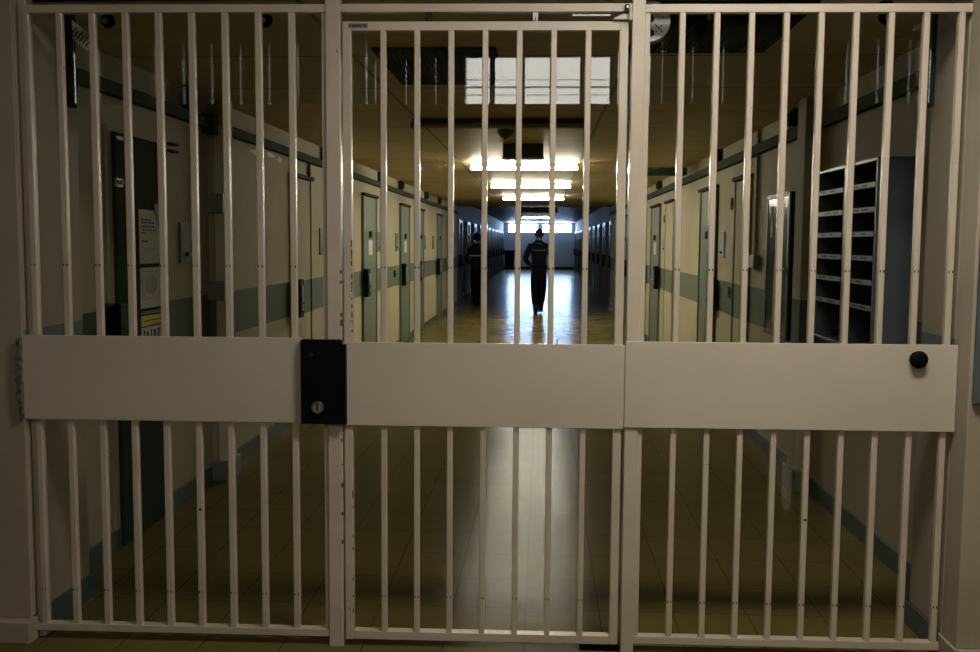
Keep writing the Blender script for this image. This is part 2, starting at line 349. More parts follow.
# ---------------------------------------------------------------- cell doors
dn = [0]
def cell_door(x, side, y0, y1, lock_at, leaf='green', lock_w=0.16, z1=1.955, frame=True, slots=True, proud=0.02):
    dn[0] += 1
    r = empty('door_%d' % dn[0], (x, (y0+y1)/2, 0), kind='structure')
    lf = MB(); lf.box(x, x+side*proud, y0, y1, 0.008, z1)
    d = part(lf, 'leaf', M[leaf] if isinstance(leaf, str) else leaf, r, bevel=0.003)
    if frame:
        f = MB(); f.box(x, x+side*0.05, y0-0.04, y1+0.04, z1+0.006, z1+0.035)
        part(f, 'lintel', M['dark'], r)
        for ya in (y0-0.035, y1+0.004): part(MB().box(x, x+side*0.03, ya, ya+0.031, 0, z1+0.005), 'door_jamb', M['green'] if leaf == 'green' else M['wall'], r)
    if lock_at is not None:
        l = MB(); l.box(x+side*0.03 if frame else x, x+side*0.085, lock_at-lock_w/2, lock_at+lock_w/2, 0.845, 1.15)
        lo = part(l, 'lock_box', M['black'], r, bevel=0.006)
        h = MB(); h.box(x+side*0.085, x+side*0.092, lock_at-0.02, lock_at+0.02, 0.90, 1.10); h.tube((x+side*0.085, lock_at, 0.96), (x+side*0.11, lock_at, 0.96), 0.010)
        sub(h, 'bolt_handle', M['greysteel'], lo, r)
    if slots:
        ym = (y0+y1)/2
        s_ = MB(); s_.box(x+side*proud, x+side*(proud+0.02), ym-0.05, ym+0.05, 1.50, 1.57)
        part(s_, 'spy_hatch', M['dark'], r)
    return r
# near dark green door on the left
r = cell_door(XL, 1, 4.42, 4.97, None, 'darkgreen', frame=False, slots=False, z1=1.945, proud=0.03)
part(MB().box(XL, XL+0.012, 4.375, 4.415, 0.0, 1.975).box(XL, XL+0.012, 4.415, 5.02, 1.95, 1.975), 'door_frame', M['wall'], r)
l = part(MB().box(XL, XL+0.075, 4.33, 4.43, 0.90, 1.16).box(XL, XL+0.045, 4.25, 4.33, 0.90, 1.165), 'lock_box', M['black'], r, bevel=0.006)
part(MB().box(XL+0.03, XL+0.042, 4.40, 4.47, 1.695, 1.735).tube((XL+0.03, 4.44, 1.715), (XL+0.055, 4.44, 1.715), 0.008), 'latch', M['greyplate'], r)
part(MB().box(XL+0.03, XL+0.036, 4.43, 4.495, 1.912, 1.928), 'number_plate', M['greyplate'], r)
# left row
L = [(10.70, 11.50, 10.70, 'green'), (13.56, 14.40, 13.62, 'green'), (15.45, 16.15, 15.4, 'green'), (18.35, 19.15, 18.25, 'green'), (20.40, 21.2, 20.3, 'green')]
cell_door(XL, 1, 7.66, 8.22, 7.66, 'wall', 0.12, slots=False)
for y0, y1, lk, c in L: cell_door(XL, 1, y0, y1, lk, c)
# right row
cell_door(XR, -1, 9.02, 9.85, 8.96, 'green'); cell_door(XR, -1, 7.62, 8.10, None, 'wall', slots=False)
cell_door(XR, -1, 11.9, 12.62, None, 'wall', slots=False)
for y0, y1, lk in ((13.3, 14.25, 13.28), (15.1, 15.95, 15.05), (18.2, 19.0, 18.1), (20.4, 21.2, 20.3)): cell_door(XR, -1, y0, y1, lk)
# far, darker stretch: thick frames one after another
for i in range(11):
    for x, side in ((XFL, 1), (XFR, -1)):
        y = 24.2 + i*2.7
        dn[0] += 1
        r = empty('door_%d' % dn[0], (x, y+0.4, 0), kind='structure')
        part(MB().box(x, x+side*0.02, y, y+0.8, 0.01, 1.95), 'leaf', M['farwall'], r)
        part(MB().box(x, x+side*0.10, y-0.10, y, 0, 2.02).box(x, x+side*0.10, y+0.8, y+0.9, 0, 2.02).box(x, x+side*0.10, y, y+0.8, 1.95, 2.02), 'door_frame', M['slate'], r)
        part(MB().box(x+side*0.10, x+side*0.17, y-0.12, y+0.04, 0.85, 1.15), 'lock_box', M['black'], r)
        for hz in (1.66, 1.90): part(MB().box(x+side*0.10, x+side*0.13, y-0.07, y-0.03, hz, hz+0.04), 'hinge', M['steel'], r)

# call plates beside the doors
def plate(label, x, side, y0, y1, z0, z1, m='green', name='call_plate'):
    m_ = MB(); m_.box(x, x+side*0.012, y0, y1, z0, z1)
    r = empty(name, (x, (y0+y1)/2, z0), label, 'wall plate', 'call plates beside the cell doors')
    part(m_, 'plate', M[m], r, bevel=0.003)
    b = MB()
    b.tube((x+side*0.010, (y0*0.6+y1*0.4), z0+0.05), (x+side*0.022, (y0*0.6+y1*0.4), z0+0.05), 0.012, n=10)
    part(b, 'push_button', M['dark'], r)
    b = MB(); b.tube((x+side*0.010, (y0*0.25+y1*0.75), z0+0.05), (x+side*0.020, (y0*0.25+y1*0.75), z0+0.05), 0.010, n=10)
    part(b, 'indicator', M['steel'], r)
plate('green call plate on left wall between the dark green door and the pilaster', XL, 1, 5.26, 5.45, 1.325, 1.55)
plate('grey-green plate on left wall just left of the central gate post', XL, 1, 8.63, 8.87, 1.33, 1.57)
plate('narrow green plate right of the first green cell door on the left', XL, 1, 11.66, 11.88, 1.33, 1.57)
plate('narrow green plate left of the second green cell door on the left', XL, 1, 13.15, 13.38, 1.33, 1.57)
plate('narrow green plate on left wall, third along the cell doors', XL, 1, 16.3, 16.55, 1.33, 1.57)
plate('narrow green plate on left wall, farthest along the cell doors', XL, 1, 17.6, 17.85, 1.33, 1.57)
plate('pale narrow plate on right wall near the dark door frame', XR, -1, 8.62, 8.88, 1.33, 1.56, 'greyplate')
plate('narrow plate on right wall beside the far green door', XR, -1, 12.78, 13.0, 1.34, 1.55, 'greyplate')
def small_plate(label, x, side, y0, y1, z0, z1):
    thing('switch_plate', MB().box(x, x+side*0.015, y0, y1, z0, z1).box(x+side*0.015, x+side*0.024, y0+(y1-y0)*0.35, y0+(y1-y0)*0.65, z0+(z1-z0)*0.3, z0+(z1-z0)*0.7), M['dark'], label, 'wall plate', bevel=0.002)
small_plate('small dark slot high on left wall below the conduit', XL, 1, 8.20, 8.28, 1.70, 1.80)
small_plate('small dark slot in the green band of the left wall', XL, 1, 8.22, 8.32, 0.97, 1.06)
small_plate('small dark slot high on the right wall beside the cream door', XR, -1, 8.20, 8.36, 1.74, 1.84)
small_plate('small dark slot in the green band of the right wall', XR, -1, 8.21, 8.38, 1.0, 1.09)
small_plate('small pale slot high beside the far right cream door', XR, -1, 12.75, 12.9, 1.72, 1.82)
small_plate('small dark slot in the band beside the second left door', XL, 1, 13.0, 13.12, 0.98, 1.07)
# conduits
def conduit(label, pts, r=0.012):
    m_ = MB()
    for a, b in zip(pts, pts[1:]): m_.tube(a, b, r, n=10)
    thing('conduit', m_, M['greyplate'], label, 'pipe', smooth=False)
conduit('thin vertical conduit on left wall under the cable rail', [(XL+0.013, 8.24, 2.10), (XL+0.013, 8.24, 1.80)])
conduit('vertical conduit on right wall running down to a junction box', [(XR-0.014, 7.34, 2.29), (XR-0.014, 7.34, 1.375)])
conduit('vertical conduit beside the far right cream door', [(XR-0.014, 11.80, 1.96), (XR-0.014, 11.80, 0.10)])
thing('junction_box', MB().box(XR-0.05, XR, 7.24, 7.46, 1.275, 1.373), M['greyplate'], 'grey junction box at the end of the conduit on right wall', 'junction box', bevel=0.004)
thing('wall_bracket', MB().box(XL, XL+0.03, 5.11, 5.21, 1.955, 1.967).box(XL, XL+0.03, 5.11, 5.21, 1.918, 1.93), M['dark'], 'small dark double bracket beside the top of the dark green door', 'bracket')
# bare plaster spots on the left wall
def blob(x, y, z, ry, rz, seed, nm, label):
    rn = random.Random(seed); pts = []
    for i in range(14):
        a = 2*PI*i/14; k = 0.75+0.45*rn.random(); pts.append((y+ry*k*math.cos(a), z+rz*k*math.sin(a)))
    thing(nm, MB().prism(pts, 'x', x, x+0.003), M['scrape'], label, 'wall mark', 'pale scrapes on the left wall')
blob(XL, 6.72, 2.06, 0.13, 0.018, 1, 'plaster_scrape', 'pale scrape on left wall under the rail, nearest the pilaster')
blob(XL, 7.10, 2.075, 0.10, 0.018, 2, 'plaster_scrape', 'pale scrape on left wall under the rail, middle one')
blob(XL, 7.33, 2.06, 0.07, 0.020, 3, 'plaster_scrape', 'pale scrape on left wall under the rail, right one of the cluster')
blob(XL, 8.30, 1.99, 0.05, 0.034, 4, 'plaster_scrape', 'small pale chip on left wall beside the conduit')

# notices on the dark green door
def notice(name, label, x, y0, y1, z0, z1, lines, m='paper', corner=0.0, extra=()):
    pts = [(y0, z0), (y1, z0), (y1+corner, z0+(z1-z0)*0.55), (y1-corner*1.5, z1), (y0, z1)] if corner else [(y0, z0), (y1, z0), (y1, z1), (y0, z1)]
    b = MB().prism(pts, 'x', x, x+0.003); b.m(1)
    for (a, c, z, h) in lines: b.box(x+0.003, x+0.0036, y0+a*(y1-y0), y0+c*(y1-y0), z0+z*(z1-z0), z0+(z+h)*(z1-z0))
    b.m(2)
    for (ya, yb, za, zb) in extra: b.box(x+0.003, x+0.0036, ya, yb, za, zb)
    return tag(b.build(name, [M[m], M['ink'], M['greyplate']], None, off=(x, (y0+y1)/2, z0)), label, 'notice')
X = XL+0.0302
def words(z, h, a, c, seed):
    rn = random.Random(seed); out = []; p = a
    while p < c:
        q = min(c, p+0.035+0.04*rn.random()); out.append((p, q, z, h)); p = q+0.014+(0.03 if rn.random() < 0.25 else 0)
    return out
ln = []
for i, (z, c) in enumerate(((0.80, 0.62), (0.745, 0.78), (0.675, 0.80), (0.61, 0.88), (0.555, 0.35), (0.40, 0.42))): ln += words(z, 0.032, 0.10, c, i)
ln.append((0.45, 0.85, 0.26, 0.008))
notice('paper_notice', 'torn white notice with bold black lines on dark green door, uppermost', X, 4.66, 4.895, 1.335, 1.60, ln, corner=0.03)
thing('paper_strip', MB().prism([(4.845, 1.63), (4.87, 1.635), (4.915, 1.55), (4.89, 1.545)], 'x', X, X+0.012), M['paper'], 'loose white paper strip curling at the corner of the torn notice', 'paper strip')
em = []
for i in range(-4, 5):
    yy = 4.79+i*0.016; hh = math.sqrt(max(0, 1-(i/4.8)**2))*0.048
    em.append((yy-0.005, yy+0.005, 1.23-hh, 1.23+hh))
notice('paper_notice', 'white framed notice with a round grey emblem on dark green door', X, 4.66, 4.93, 1.115, 1.315,
       [(0.06, 0.94, 0.90, 0.008), (0.06, 0.90, 0.22, 0.008), (0.06, 0.07, 0.22, 0.68), (0.93, 0.94, 0.22, 0.68)], extra=em)
thing('card_holder', MB().box(X, X+0.012, 4.64, 5.0-0.03, 1.085, 1.10), M['skirt'], 'thin shelf strip between the notices on the dark green door', 'strip')
notice('warning_label', 'yellow warning label low on the dark green door', X, 4.66, 4.95, 1.025, 1.078, [(0.08, 0.9, 0.45, 0.10), (0.3, 0.92, 0.05, 0.06)], 'yellow')
notice('paper_notice', 'white strip notice with bold black letters under the yellow label', X, 4.66, 4.95, 0.955, 1.02, [(0.08, 0.14, 0.1, 0.7), (0.2, 0.3, 0.1, 0.55), (0.38, 0.44, 0.1, 0.7), (0.5, 0.6, 0.15, 0.6), (0.68, 0.76, 0.1, 0.7), (0.82, 0.9, 0.2, 0.6)])
# cards on far doors
for (y, sd, xx, lb) in ((11.12, 1, XL+0.021, 'white card on the first green cell door of left wall'), (13.98, 1, XL+0.021, 'white card on the second green cell door of left wall'), (13.75, -1, XR-0.021, 'white card on the far green cell door of right wall')):
    thing('door_card', MB().box(xx, xx+sd*0.003, y-0.13, y+0.13, 1.30, 1.47), M['paper'], lb, 'card')

# ---------------------------------------------------------------- pigeonhole rack on the right wall
cx0, cy0, cy1, cz0, cz1 = 1.405, 4.22, 5.10, 0.98, 1.822
r = empty('pigeonhole_rack', (XR, (cy0+cy1)/2, cz0), 'slate grey pigeonhole rack of two columns on the right wall', 'rack')
T = 0.014
part(MB().box(cx0, XR, cy0, cy0+T, cz0, cz1).box(cx0, XR, cy1-T, cy1, cz0, cz1).box(cx0, XR, cy0, cy1, cz1-T, cz1).box(cx0, XR, cy0, cy1, cz0, cz0+T), 'carcass', M['slate'], r, bevel=0.002)
part(MB().box(XR-0.008, XR-0.001, cy0+T, cy1-T, cz0+T, cz1-T), 'back_panel', M['hole'], r)
ymid = 4.67
part(MB().box(cx0+0.003, XR-0.008, ymid-0.008, ymid+0.008, cz0+T, cz1-T), 'divider', M['slate'], r)
for k, z in enumerate((1.71, 1.605, 1.50, 1.395, 1.29, 1.18)):
    for (a, b_) in ((cy0+T, ymid-0.008), (ymid+0.008, cy1-T)):
        sh = part(MB().box(cx0+0.003, XR-0.008, a, b_, z-0.004, z+0.004), 'shelf', M['hole'], r)
        sub(MB().box(cx0-0.002, cx0+0.003, a, b_, z-0.012, z+0.010), 'shelf_lip', M['lip'], sh, r)
        rn = random.Random(k*3+int(a*10)); y = a+0.06+rn.random()*0.08
        while y < b_-0.10:
            q = y+0.06+rn.random()*0.05; t_ = MB().box(cx0-0.0026, cx0-0.002, y, q, z-0.005, z+0.004); sub(t_, 'name_tag', M['ink'], sh, r); y = q+0.03+0.06*rn.random()

# glazed cabinet further along the right wall
gx, gy0, gy1, gz0, gz1 = 1.50, 6.06, 6.66, 0.86, 1.775
r = empty('glazed_cabinet', (XR, 6.36, gz0), 'dark glass-fronted wall cabinet beyond the right pilaster', 'cabinet')
part(MB().box(gx+0.012, XR-0.006, gy0, gy1, gz0, gz1), 'body', M['dark'], r, bevel=0.004)
f = MB()
for b_ in ((gy0, gy0+0.03, gz0, gz1), (gy1-0.03, gy1, gz0, gz1), (gy0+0.03, gy1-0.03, gz0, gz0+0.03), (gy0+0.03, gy1-0.03, gz1-0.03, gz1)): f.box(gx, gx+0.012, *b_)
d = part(f, 'door', M['fixture'], r)
sub(MB().box(gx+0.004, gx+0.010, gy0+0.03, gy1-0.03, gz0+0.03, gz1-0.03), 'glass', M['tealglass'], d, r)
part(MB().box(gx+0.001, gx+0.003, 6.48, 6.54, 1.50, 1.70), 'document', M['paper'], r); part(MB().box(gx+0.001, gx+0.003, 6.36, 6.42, 0.95, 1.35), 'document', M['paper'], r)
part(MB().tube((gx-0.012, gy0+0.05, 1.3), (gx, gy0+0.05, 1.3), 0.012), 'knob', M['steel'], r)

# ---------------------------------------------------------------- ceiling fittings
def lamp(y, x0, x1, lit, z=2.225, far=False, label=''):
    zc = ZF if far else ZC
    r = empty('ceiling_lamp', ((x0+x1)/2, y, z), label, 'ceiling light', 'strip lights along the corridor ceiling')
    bodym = M['litfixture'] if lit else M['fixture']  # unlit lamps get a darkened copy of the batten colour
    part(MB().box(x0, x1, y-0.03, y+0.03, z+0.028, zc-(0.0 if not far else 0.16)), 'batten', bodym, r, bevel=0.004)
    if far:
        for xx in (x0+0.2, x1-0.2): part(MB().tube((xx, y, zc-0.16), (xx, y, zc), 0.006, n=8), 'hanger', M['dark'], r)
    for s_ in (-1, 1):
        part(MB().tube((x0+0.01, y+s_*0.028, z+0.012), (x1-0.01, y+s_*0.028, z+0.012), 0.014, n=10), 'tube', (M['tubefar'] if far else M['tube']) if lit else M['tubeoff'], r, smooth=True)
    for xx in (x0-0.008, x1-0.012): part(MB().box(xx, xx+0.020, y-0.045, y+0.045, z-0.004, z+0.032), 'end_cap', bodym, r)
lamp(6.75, -0.90, 0.30, False, 2.235, label='unlit strip light, nearest to the gate')
lamp(10.42, -0.775, 0.37, True, label='nearest lit strip light, behind the dark hanging box')
lamp(13.8, -0.735, 0.39, True, label='second lit strip light from the gate')
lamp(17.62, -0.72, 0.38, True, label='third lit strip light from the gate')
lamp(21.2, -0.70, 0.38, False, 2.235, label='unlit strip light between the third and farthest lit ones')
lamp(31.5, -0.66, 0.40, True, 2.25, True, label='farthest lit strip light, before the end windows')
lamp(26.0, -0.66, 0.40, False, 2.25, True, label='unlit strip light in the dark stretch of corridor')
# hanging box in front of the first lit light
r = empty('hanging_sign_box', (-0.176, 8.45, 2.165), 'dark box hung from ceiling before the first lit strip light', 'sign box')
part(MB().box(-0.345, 0.0, 8.40, 8.50, 2.175, 2.294), 'box', M['olive'], r, bevel=0.004)
part(MB().box(-0.355, 0.010, 8.385, 8.515, 2.165, 2.174), 'lower_rim', M['white'], r)
# smoke detector
r = empty('smoke_detector', (-0.285, 7.42, 2.23), 'round smoke detector on ceiling before the lit strip lights', 'smoke detector')
part(MB().tube((-0.285, 7.42, 2.268), (-0.285, 7.42, 2.2944), 0.062, 0.066, n=24), 'base', M['olive'], r)
part(MB().tube((-0.285, 7.42, 2.24), (-0.285, 7.42, 2.268), 0.035, 0.055, n=24), 'sensor_head', M['olive'], r)
part(MB().tube((-0.285, 7.42, 2.228), (-0.285, 7.42, 2.24), 0.008, 0.014, n=12), 'indicator', M['dark'], r)
# dark ceiling grilles
def grille(x0, x1, y0, y1, label):
    r = empty('ceiling_grille', ((x0+x1)/2, (y0+y1)/2, ZC-0.02), label, 'ceiling grille', 'dark grilles in the near ceiling')
    part(MB().box(x0, x1, y0, y1, ZC-0.006, ZC-0.001), 'backing', M['grille'], r)
    part(MB().box(x0, x1, y0, y0+0.02, ZC-0.014, ZC-0.006).box(x0, x1, y1-0.02, y1, ZC-0.014, ZC-0.006).box(x0, x0+0.02, y0+0.02, y1-0.02, ZC-0.014, ZC-0.006).box(x1-0.02, x1, y0+0.02, y1-0.02, ZC-0.014, ZC-0.006), 'frame', M['grille'], r)
    s_ = MB(); n = int((x1-x0-0.05)/0.022)
    for i in range(n): s_.box(x0+0.03+i*0.022, x0+0.036+i*0.022, y0+0.02, y1-0.02, ZC-0.013, ZC-0.006)
    part(s_, 'slats', M['grille'], r)
grille(-0.752, -0.21, 4.29, 5.22, 'dark ceiling grille seen through the top of the door')
grille(0.36, 0.95, 3.50, 4.38, 'dark ceiling grille behind the round white plate')
struct('trim_6', MB().box(0.95, XR, 11.0, 11.25, 2.22, ZC), M['rail'])
# small dark spots
for x, lb in ((-1.585, 'leftmost of the four small dark ceiling spots, behind the left bars'), (-1.005, 'small dark ceiling spot behind the left bars, nearer the middle'), (0.573, 'small dark ceiling spot in front of the dark grille'), (1.185, 'rightmost of the four small dark ceiling spots')):
    r = empty('ceiling_spot', (x, 3.54, 2.24), lb, 'spotlight', 'small dark spots under the near ceiling')
    part(MB().tube((x, 3.54, 2.272), (x, 3.54, 2.2944), 0.022, n=16), 'mount', M['dark'], r)
    part(MB().ball((x, 3.54, 2.243), 0.026, 0.026, 0.026), 'head', M['black'], r, smooth=True)
    part(MB().tube((x, 3.511, 2.238), (x, 3.518, 2.238), 0.009, n=12), 'lens', M['greyplate'], r)
# round white plate hung under the ceiling behind the gate
py, px_, pz = 3.49, 0.366, 2.223
r = empty('round_white_plate', (px_, py, pz-0.07), 'round white plate with two dark holes behind the right gate post', 'round plate')
part(MB().tube((px_, py+0.0225, pz-0.006), (px_, py+0.034, pz-0.006), 0.070, 0.0702, n=40), 'rim', M['olive'], r)
h = MB().tube((px_, py, pz), (px_, py+0.002, pz), 0.068, 0.070, n=48).tube((px_, py+0.002, pz), (px_, py+0.022, pz), 0.070, n=48); h.m(1)
for dx, dz, rr in ((0.001, 0.007, 0.0135), (0.001, -0.041, 0.0135)): h.tube((px_+dx, py-0.0015, pz+dz), (px_+dx, py, pz+dz), rr, n=20)
for dx, dz in ((0.0435, 0.0114), (0.039, -0.016), (0.021, -0.037), (0.040, -0.037)): h.tube((px_+dx, py-0.0015, pz+dz), (px_+dx, py, pz+dz), 0.003, n=8)
h.prism([(px_+0.015, pz-0.014), (px_+0.018, pz-0.011), (px_+0.037, pz-0.029), (px_+0.034, pz-0.032)], 'y', py-0.0015, py)
part(h, 'disc', [M['white'], M['ink']], r)
part(MB().box(px_-0.012, px_+0.012, py+0.0345, py+0.042, pz, ZC-0.0005), 'hanger', M['dark'], r)
# transom glass with end brackets and pinned card
thing('transom_glass', MB().box(-1.755, 1.376, 3.62, 3.626, 1.957, ZC-0.002), M['glass'], 'clear glass sheet hung across the corridor behind the bars', 'glass sheet')
thing('glass_bracket', MB().box(-1.783, -1.7555, 3.605, 3.64, 1.945, ZC-0.002), M['grille'], 'dark vertical bracket at left end of the glass sheet', 'bracket', bevel=0.002)
thing('glass_bracket', MB().box(1.3765, 1.389, 3.605, 3.64, 1.945, ZC-0.002), M['grille'], 'dark vertical bracket at right end of the glass sheet', 'bracket', bevel=0.002)
def rot(cx_, cz_, a, pts): return [(cx_+u*math.cos(a)-v*math.sin(a), cz_+u*math.sin(a)+v*math.cos(a)) for u, v in pts]
cc = (-1.727, 2.207); ang = -math.radians(40)
t_ = MB().prism(rot(*cc, ang, [(-0.058, -0.026), (0.058, -0.026), (0.058, 0.026), (-0.058, 0.026)]), 'y', 3.614, 3.6165); t_.m(1)
for i in range(7): t_.prism(rot(*cc, ang, [(-0.045+i*0.014, -0.018), (-0.040+i*0.014, -0.018), (-0.040+i*0.014, 0.010+0.008*(i % 2)), (-0.045+i*0.014, 0.010+0.008*(i % 2))]), 'y', 3.6135, 3.614)
tag(t_.build('pinned_card', [M['paper'], M['ink']], None, off=(-1.727, 3.616, 2.16)), 'tilted white printed card on the glass, top left', 'card')

# ---------------------------------------------------------------- the gate
def gp(x, y=0.0, z=0.0):      # gate plane coordinates to world
    return (x*math.cos(GR)-y*math.sin(GR), G+x*math.sin(GR)+y*math.cos(GR), z)
def groot(name, x, label, cat):
    o = empty(name, gp(x), label, cat, rz=GR); o['gx'] = x; return o
def gpart(mb, name, m, root, bevel=0.0015, smooth=False, parent=None):
    o = mb.build(name, m, parent or root, bevel, smooth, off=(root['gx'], 0, 0)); return o
ZT0, ZT1 = 2.229, 2.256
B0, B1 = 0.034, 0.060
BW = 0.0198
def bar(root, x, z0, z1, w):
    m_ = MB(); m_.cbox(x, x+w, 0.006, 0.030, z0, z1)
    rn = random.Random(int((x+5)*1000)); m_.m(1)
    for z in (1.362, 0.187):
        for dx in (0.0025, w-0.0065):
            q_ = 0.003+rn.random()*0.0015
            m_.box(x+dx, x+dx+q_, 0.0053, 0.0063, z-q_, z+q_)
    gpart(m_, 'bar', [M['gate'], M['rust']], root, bevel=0)
# left fixed grille
gl = groot('barred_grille', -1.27, 'fixed cream barred grille on the left, with the black lock box', 'bars')
gpart(MB().box(-1.80, -0.749, 0.004, 0.036, ZT0, ZT1), 'top_rail', M['gate'], gl)
gpart(MB().box(-1.83, -0.749, 0.004, 0.040, B0, B1), 'bottom_rail', M['gate'], gl)
for i in range(9): bar(gl, -1.8025+0.1156*i, B1, ZT0, 0.0225)
gpart(MB().box(-0.763, -0.7495, 0.010, 0.030, B1, ZT0), 'flange', M['gate'], gl)
ch = MB().cbox(-0.749, -0.697, 0.0, 0.05, 0.0, ZC, 0.003); ch.m(1); rn = random.Random(3)
for i in range(18):
    z = 0.3+rn.random()*1.2
    if not 0.78 < z < 1.12: ch.box(-0.7015, -0.6965, -0.0004, 0.005, z, z+0.004+rn.random()*0.014)
gpart(ch, 'post', [M['gate'], M['rust']], gl, bevel=0)
p1 = gpart(MB().box(-1.836, -0.838, -0.006, 0.0045, 0.8125, 1.1136), 'panel', M['plate'], gl, bevel=0.002)
mo = MB(); rn = random.Random(5)
pts = []
n = 22
for i in range(n+1): pts.append((-1.853+0.006*rn.random()-(0.004 if 3 < i < 18 else -0.004), 0.812+0.290*i/n))
mo.prism([(-1.834, 0.812)]+pts+[(-1.834, 1.102)], 'y', -0.024, 0.0)
gpart(mo, 'mortar_edge', M['mortar'], gl, 0, parent=p1)
for z0, z1, x0 in ((1.085, 1.109, -0.838),):
    pass
lk = gpart(MB().box(-0.837, -0.6935, -0.030, -0.001, 0.813, 1.110), 'lock_box', M['black'], gl, bevel=0.004)
gpart(MB().tube((-0.777, -0.030, 0.873), (-0.777, -0.040, 0.873), 0.0235, 0.021, n=32), 'lock_cylinder', M['steel'], gl, 0.001, parent=lk)
k_ = MB(); k_.prism([(-0.781, 0.862), (-0.773, 0.862), (-0.773, 0.884), (-0.781, 0.884)], 'y', -0.0412, -0.040); k_.tube((-0.777, -0.0412, 0.885), (-0.777, -0.040, 0.885), 0.0055, n=14)
gpart(k_, 'keyhole', M['ink'], gl, 0, parent=lk)
gpart(MB().tube((-0.777, -0.0405, 0.873), (-0.777, -0.0402, 0.873), 0.014, n=24), 'key_plug', M['greysteel'], gl, 0, parent=lk)
gpart(MB().tube((-0.800, -0.031, 1.058), (-0.800, -0.030, 1.058), 0.007, n=14), 'screw', M['dark'], gl, 0, parent=lk)
# right fixed grille
gr = groot('barred_grille', 0.87, 'fixed cream barred grille on the right, with a round black knob', 'bars')
gpart(MB().box(0.339, 1.4215, 0.004, 0.036, ZT0-0.003, ZT1-0.002), 'top_rail', M['gate'], gr)
gpart(MB().box(0.339, 1.4085, 0.004, 0.040, B0-0.002, B1-0.001), 'bottom_rail', M['gate'], gr)
for i in range(9): bar(gr, 0.4535+0.11575*i, B1, ZT0, 0.0208)
gpart(MB().box(0.3395, 0.356, 0.010, 0.030, B1, ZT0), 'flange', M['gate'], gr)
gpart(MB().box(0.294, 0.339, 0.0, 0.05, 0.0, ZC), 'post', M['gate'], gr, bevel=0.003)
p2 = gpart(MB().box(0.2905, 1.4215, -0.008, -0.001, 0.8125, 1.1136), 'panel', M['plate'], gr, bevel=0.002)
gpart(MB().box(0.34, 1.40, -0.001, 0.0045, 0.83, 1.10), 'panel_backing', M['plate'], gr)
kn = gpart(MB().tube((1.283, -0.008, 1.064), (1.283, -0.030, 1.064), 0.026, 0.030, n=32).ball((1.283, -0.030, 1.064), 0.030, 0.010, 0.030), 'knob', M['black'], gr, 0, smooth=True)
gpart(MB().tube((1.283, -0.008, 1.061), (1.283, -0.010, 1.061), 0.034, n=32), 'knob_plate', M['gate'], gr, 0)
# header over the door
gh = groot('header_beam', -0.2, 'cream header beam over the barred door', 'beam')
gpart(MB().box(-0.6965, 0.2935, 0.002, 0.034, ZT0, ZT1), 'beam', M['gate'], gh)
# hinge knuckle of the door at upper right and its arm
gpart(MB().prism([(0.226, 2.2035), (0.250, 2.217), (0.272, 2.221), (0.292, 2.232), (0.292, 2.2005), (0.240, 2.2005)], 'y', -0.008, 0.02), 'hinge_plate', M['gate'], gh, 0.002)
gpart(MB().prism([(0.228, 2.2045), (0.245, 2.221), (0.270, 2.229), (0.270, 2.222), (0.252, 2.216)], 'y', -0.011, 0.0), 'grease_mark', M['rust'], gh, 0)
gpart(MB().box(0.268, 0.292, -0.014, -0.001, 2.220, 2.250), 'hinge_block', M['rust'], gh, 0.003)
gpart(MB().tube((0.286, -0.017, 2.197), (0.286, -0.017, 2.246), 0.0062, n=14), 'hinge_pin', M['gate'], gh, 0)
gpart(MB().tube((0.276, -0.015, 2.240), (0.276, -0.019, 2.240), 0.005, n=10), 'bolt', M['greysteel'], gh, 0)
gpart(MB().box(0.092, 0.222, 0.012, 0.022, 2.216, 2.2225), 'stay_rod', M['greysteel'], gh, 0.001)
for x, m_, w_ in ((-0.405, 'dark', 0.018), (-0.040, 'white', 0.014)):
    gpart(MB().box(x, x+w_*0.42, 0.008, 0.026, 2.2005, 2.2285).box(x+w_*0.42, x+w_*0.7, 0.010, 0.022, 2.212, 2.2285).box(x+w_*0.7, x+w_*1.2, 0.008, 0.026, 2.2005, 2.2285).box(x, x+w_*1.2, 0.012, 0.022, 2.212, 2.2285), 'roller_clip', M[m_], gh, 0)
# the barred door
gd = groot('barred_door', -0.2, 'cream barred door with a wide middle panel, in the centre', 'barred door')
ch = MB().cbox(-0.691, -0.661, 0.006, 0.036, 0.026, 2.198, 0.003); ch.m(1); rn = random.Random(4)
for i in range(26):
    z = 1.11+rn.random()*0.35 if i < 18 else 0.1+rn.random()*0.5
    ch.box(-0.6635, -0.6605, 0.0056, 0.010, z, z+0.004+rn.random()*0.018)
gpart(ch, 'stile', [M['gate'], M['rust']], gd, 0)
gpart(MB().box(0.253, 0.283, 0.006, 0.036, 0.026, 2.198), 'stile', M['gate'], gd, 0.003)
gpart(MB().box(-0.660, 0.253, 0.006, 0.036, 2.168, 2.198), 'top_rail', M['gate'], gd)
gpart(MB().box(-0.660, 0.253, 0.006, 0.044, 0.026, 0.056), 'bottom_rail', M['gate'], gd)
for i in range(7): bar(gd, -0.561+0.1165*i, 0.056, 2.168, 0.0203)
gpart(MB().box(-0.692, 0.2895, -0.004, 0.0055, 0.806, 1.101), 'panel', M['plate'], gd, 0.002)
gpart(MB().box(-0.693, -0.6785, -0.032, -0.0045, 0.812, 1.094), 'lock_keep', M['black'], gd, 0.002)
t_ = MB().box(-0.669, -0.602, 0.0045, 0.006, 2.176, 2.192); t_.m(1); rn = random.Random(9); x = -0.667
while x < -0.608:
    q = x+0.0035+rn.random()*0.003; t_.box(x, q, 0.0040, 0.0045, 2.179+rn.random()*0.002, 2.188); x = q+0.0012+(0.004 if rn.random() < 0.2 else 0)
gpart(t_, 'maker_plate', [M['greyplate'], M['ink']], gd, 0)
